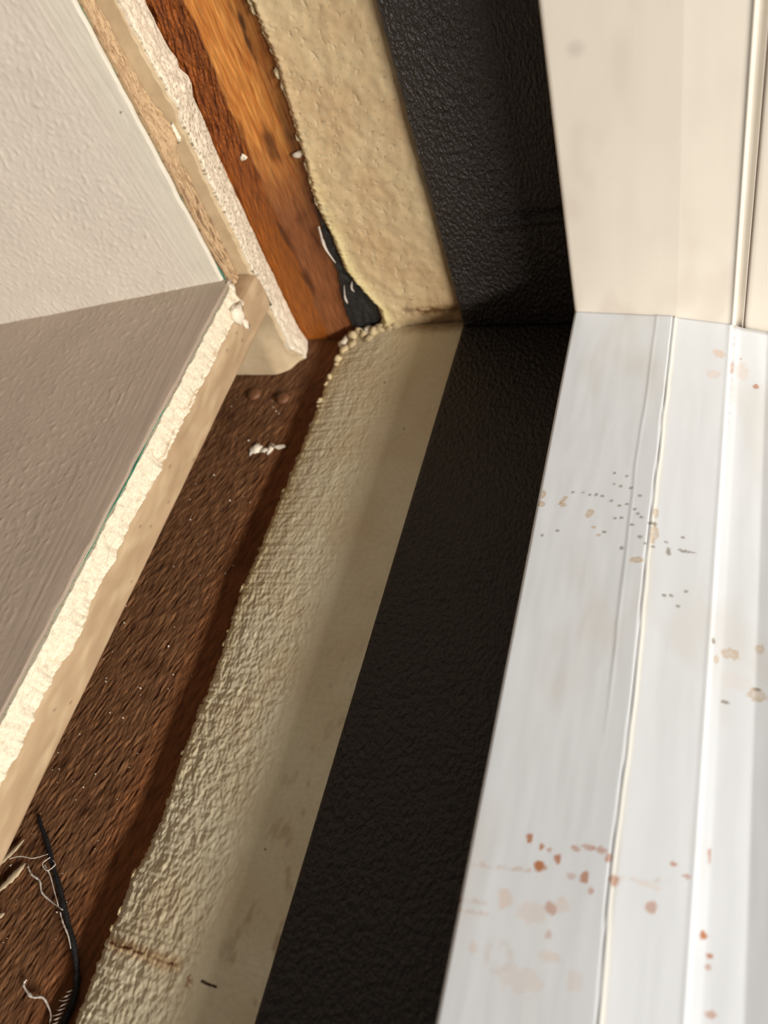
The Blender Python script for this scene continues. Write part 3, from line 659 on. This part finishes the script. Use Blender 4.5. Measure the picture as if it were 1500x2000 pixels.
def tube(name, pts, radii, mat, parent=None, sides=8, sub=6, flat=1.0, jit=0.0, seed=0):
    pts = np.array(pts, float); n = len(pts)
    tq = np.linspace(0, n - 1, (n - 1) * sub + 1)
    def cr(col):
        i = np.clip(np.floor(tq).astype(int), 0, n - 2); f = tq - i
        p0 = col[np.maximum(i - 1, 0)]; p1 = col[i]; p2 = col[i + 1]; p3 = col[np.minimum(i + 2, n - 1)]
        return 0.5 * (2 * p1 + (p2 - p0) * f + (2 * p0 - 5 * p1 + 4 * p2 - p3) * f ** 2 + (3 * p1 - p0 - 3 * p2 + p3) * f ** 3)
    Q = np.stack([cr(pts[:, k]) for k in range(3)], -1)
    rad = np.interp(tq, np.linspace(0, n - 1, len(radii)), radii)
    if jit: rad = rad * (1 + jit * np.random.RandomState(seed).randn(len(rad)))
    T = np.gradient(Q, axis=0); T /= np.linalg.norm(T, axis=1)[:, None] + 1e-9
    upv = np.array([0, 0, 1.0]); B = np.cross(T, upv); B /= np.linalg.norm(B, axis=1)[:, None] + 1e-9
    Nn = np.cross(B, T)
    an = np.linspace(0, 2 * math.pi, sides, endpoint=False)
    V = (Q[:, None] + rad[:, None, None] * (np.cos(an)[None, :, None] * B[:, None] + flat * np.sin(an)[None, :, None] * Nn[:, None])).reshape(-1, 3)
    L_ = []; tot = []
    for i in range(len(Q) - 1):
        for j in range(sides):
            j2 = (j + 1) % sides; L_ += [i * sides + j, i * sides + j2, (i + 1) * sides + j2, (i + 1) * sides + j]; tot.append(4)
    L_ += list(range(sides))[::-1]; tot.append(sides); L_ += [(len(Q) - 1) * sides + j for j in range(sides)]; tot.append(sides)
    return mesh_obj(name, V, L_, np.concatenate([[0], np.cumsum(tot)[:-1]]), tot, mat, parent)
B0 = WOOD_B
cord = tag(empty('frayed_cord'), 'black frayed cord with loose white threads lying on the brown timber', 'cord')
cord.location = (0.00185, 0, 0)
CP = [(-76.6, -159.3, B0 + 0.2), (-75.4, -160.8, B0 + 0.4), (-70.6, -164.8, B0 + 0.5), (-66.7, -168.7, B0 + 0.6), (-61.6, -173.4, B0 + 0.7), (-58.0, -177.1, B0 + 0.8), (-52.8, -182.3, B0 + 0.8),
      (-48.6, -187.5, B0 + 0.8), (-46.9, -191.8, B0 + 0.8), (-46.9, -195.6, B0 + 0.8), (-47.6, -204, B0 + 0.8), (-49, -220, B0 + 0.8)]
tube('cord_core', CP, [0.12, 0.45, 0.55, 0.6, 0.62, 0.65, 0.7, 0.75, 0.8, 0.8, 0.8, 0.8], M_cord, cord, jit=0.12)
def thread(pts, rad=0.2, seed=0):
    return tube('thread', [(a_, b_, B0 + c_) for a_, b_, c_ in pts], [rad, rad * 1.2, rad, rad * 0.7], M_fibre, cord, sides=6, jit=0.2, seed=seed)
thread([(-73.2, -170.6, 0.3), (-71.0, -172.0, 0.5), (-68.2, -172.8, 0.4), (-66.1, -174.9, 0.6), (-63.1, -176.0, 0.4), (-58.0, -177.1, 1.4)], 0.22, 1)
thread([(-60.4, -191.6, 0.4), (-60.2, -192.8, 0.6), (-57.3, -194.1, 0.4), (-54.6, -193.6, 0.7), (-52.8, -194.5, 0.4), (-50.6, -196.4, 0.5), (-49.8, -199.6, 0.9)], 0.26, 2)
thread([(-79.0, -170.1, 0.5), (-76.0, -169.0, 0.8), (-72.2, -168.7, 1.0), (-68.5, -167.1, 1.3)], 0.13, 3)
thread([(-67.6, -167.6, 1.2), (-68.6, -169.4, 1.5), (-66.4, -170.4, 1.6), (-65.2, -168.8, 1.4), (-66.6, -168.0, 1.2)], 0.13, 4)
thread([(-68.3, -169.4, 1.2), (-65.6, -171.0, 1.3), (-62.6, -173.8, 1.4), (-59.6, -176.6, 1.5)], 0.14, 5)
thread([(-58.6, -177.6, 1.4), (-56.6, -179.4, 1.6), (-54.0, -181.4, 1.6), (-52.0, -183.6, 1.5)], 0.16, 6)
for i in range(9):
    t0 = i / 8.0; bx, by = -47.6 - 0.5 * t0, -190.5 - 7 * t0
    thread([(bx, by, 1.0), (bx - 0.9, by - 0.6, 1.2), (bx - 1.9 - 0.4 * (i % 3), by - 0.9 - 0.4 * (i % 2), 0.5)], 0.13, 7 + i)
for i, (p0, p1, w1) in enumerate((((-82.0, -173.0), (-77.6, -165.2), 0.7), ((-78.6, -178.0), (-74.2, -170.0), 1.1), ((-76.0, -182.6), (-73.6, -181.0), 0.8))):
    p0 = (p0[0] + 1.85, p0[1]); p1 = (p1[0] + 1.85, p1[1])
    mid = ((p0[0] + p1[0]) / 2 + 0.3, (p0[1] + p1[1]) / 2 - 0.2)
    o = tube('wood_splinter', [(p0[0], p0[1], B0 + 0.3), (mid[0], mid[1], B0 + 0.6), (p1[0], p1[1], B0 + 0.3)], [0.15 * w1, w1 * 0.8, w1, 0.12 * w1], M_splinter, None, sides=6, flat=0.35, jit=0.1, seed=i)
    tag(o, ('thin pale splinter beside the tip of the black cord', 'wide pale splinter under the board edge, next to the black cord', 'stubby pale chip lowest at the left picture edge on the timber')[i], 'splinter', 'splinters on the timber plate')

# torn black membrane showing in the gap between stud and jamb render
gap_l = np.array([(4.6, -39.2), (11, -38.3), (19, -36.8), (28.5, -37.3), (36, -36.4), (44, -35.6)])
z = np.linspace(-4, 46, 150)
ZZ, VV = np.meshgrid(z, np.linspace(0, 1, 26), indexing='ij')
x0 = np.interp(ZZ, gap_l[:, 0], gap_l[:, 1]) + 0.5 * fbm(ZZ * 0.5, ZZ * 0, 3, 3)
x1 = np.interp(ZZ, CJ[:, 0], CJ[:, 1]) - 0.9 + 0.3 * fbm(ZZ * 0.8, ZZ * 0, 3, 6)
x1 = np.maximum(x1, x0 + 0.3)
XX = x0 + (x1 - x0) * VV
a = -4.42 + 0.5 * np.sin(math.pi * VV) * np.clip(0.6 + fbm(XX * 0.5, ZZ * 0.3, 3, 9), 0, 1.6)
P = np.stack([XX, -a, ZZ], -1)
o = slab('torn_membrane', P, lambda p: np.stack([p[:, 0], np.full(len(p), 4.48), p[:, 2]], -1), M_torn)
tag(o, 'torn black membrane showing in the gap between orange stud and jamb render', 'membrane')
def sliver(pts, radii, label, mat=M_fibre):
    return tag(tube('paint_sliver', pts, radii, mat, None, sides=6, flat=0.5, jit=0.08), label, 'paint flake')
sliver([(-36.9, 3.6, 35.5), (-37.2, 3.2, 31), (-36.9, 3.0, 27.5), (-35.6, 2.9, 23.0)], [0.5, 0.55, 0.4, 0.15], 'curled white paint sliver hanging in the black gap beside the stud')
sliver([(-36.0, 3.6, 14.0), (-37.0, 3.2, 10.0), (-37.2, 3.4, 7.0)], [0.1, 0.45, 0.2], 'short pale paint sliver at the bottom of the black gap')
sliver([(-32.9, 3.6, 15.4), (-33.4, 2.6, 13.6), (-33.3, 3.2, 11.6)], [0.15, 0.5, 0.15], 'small pale scrap bridging the torn black membrane near the corner')
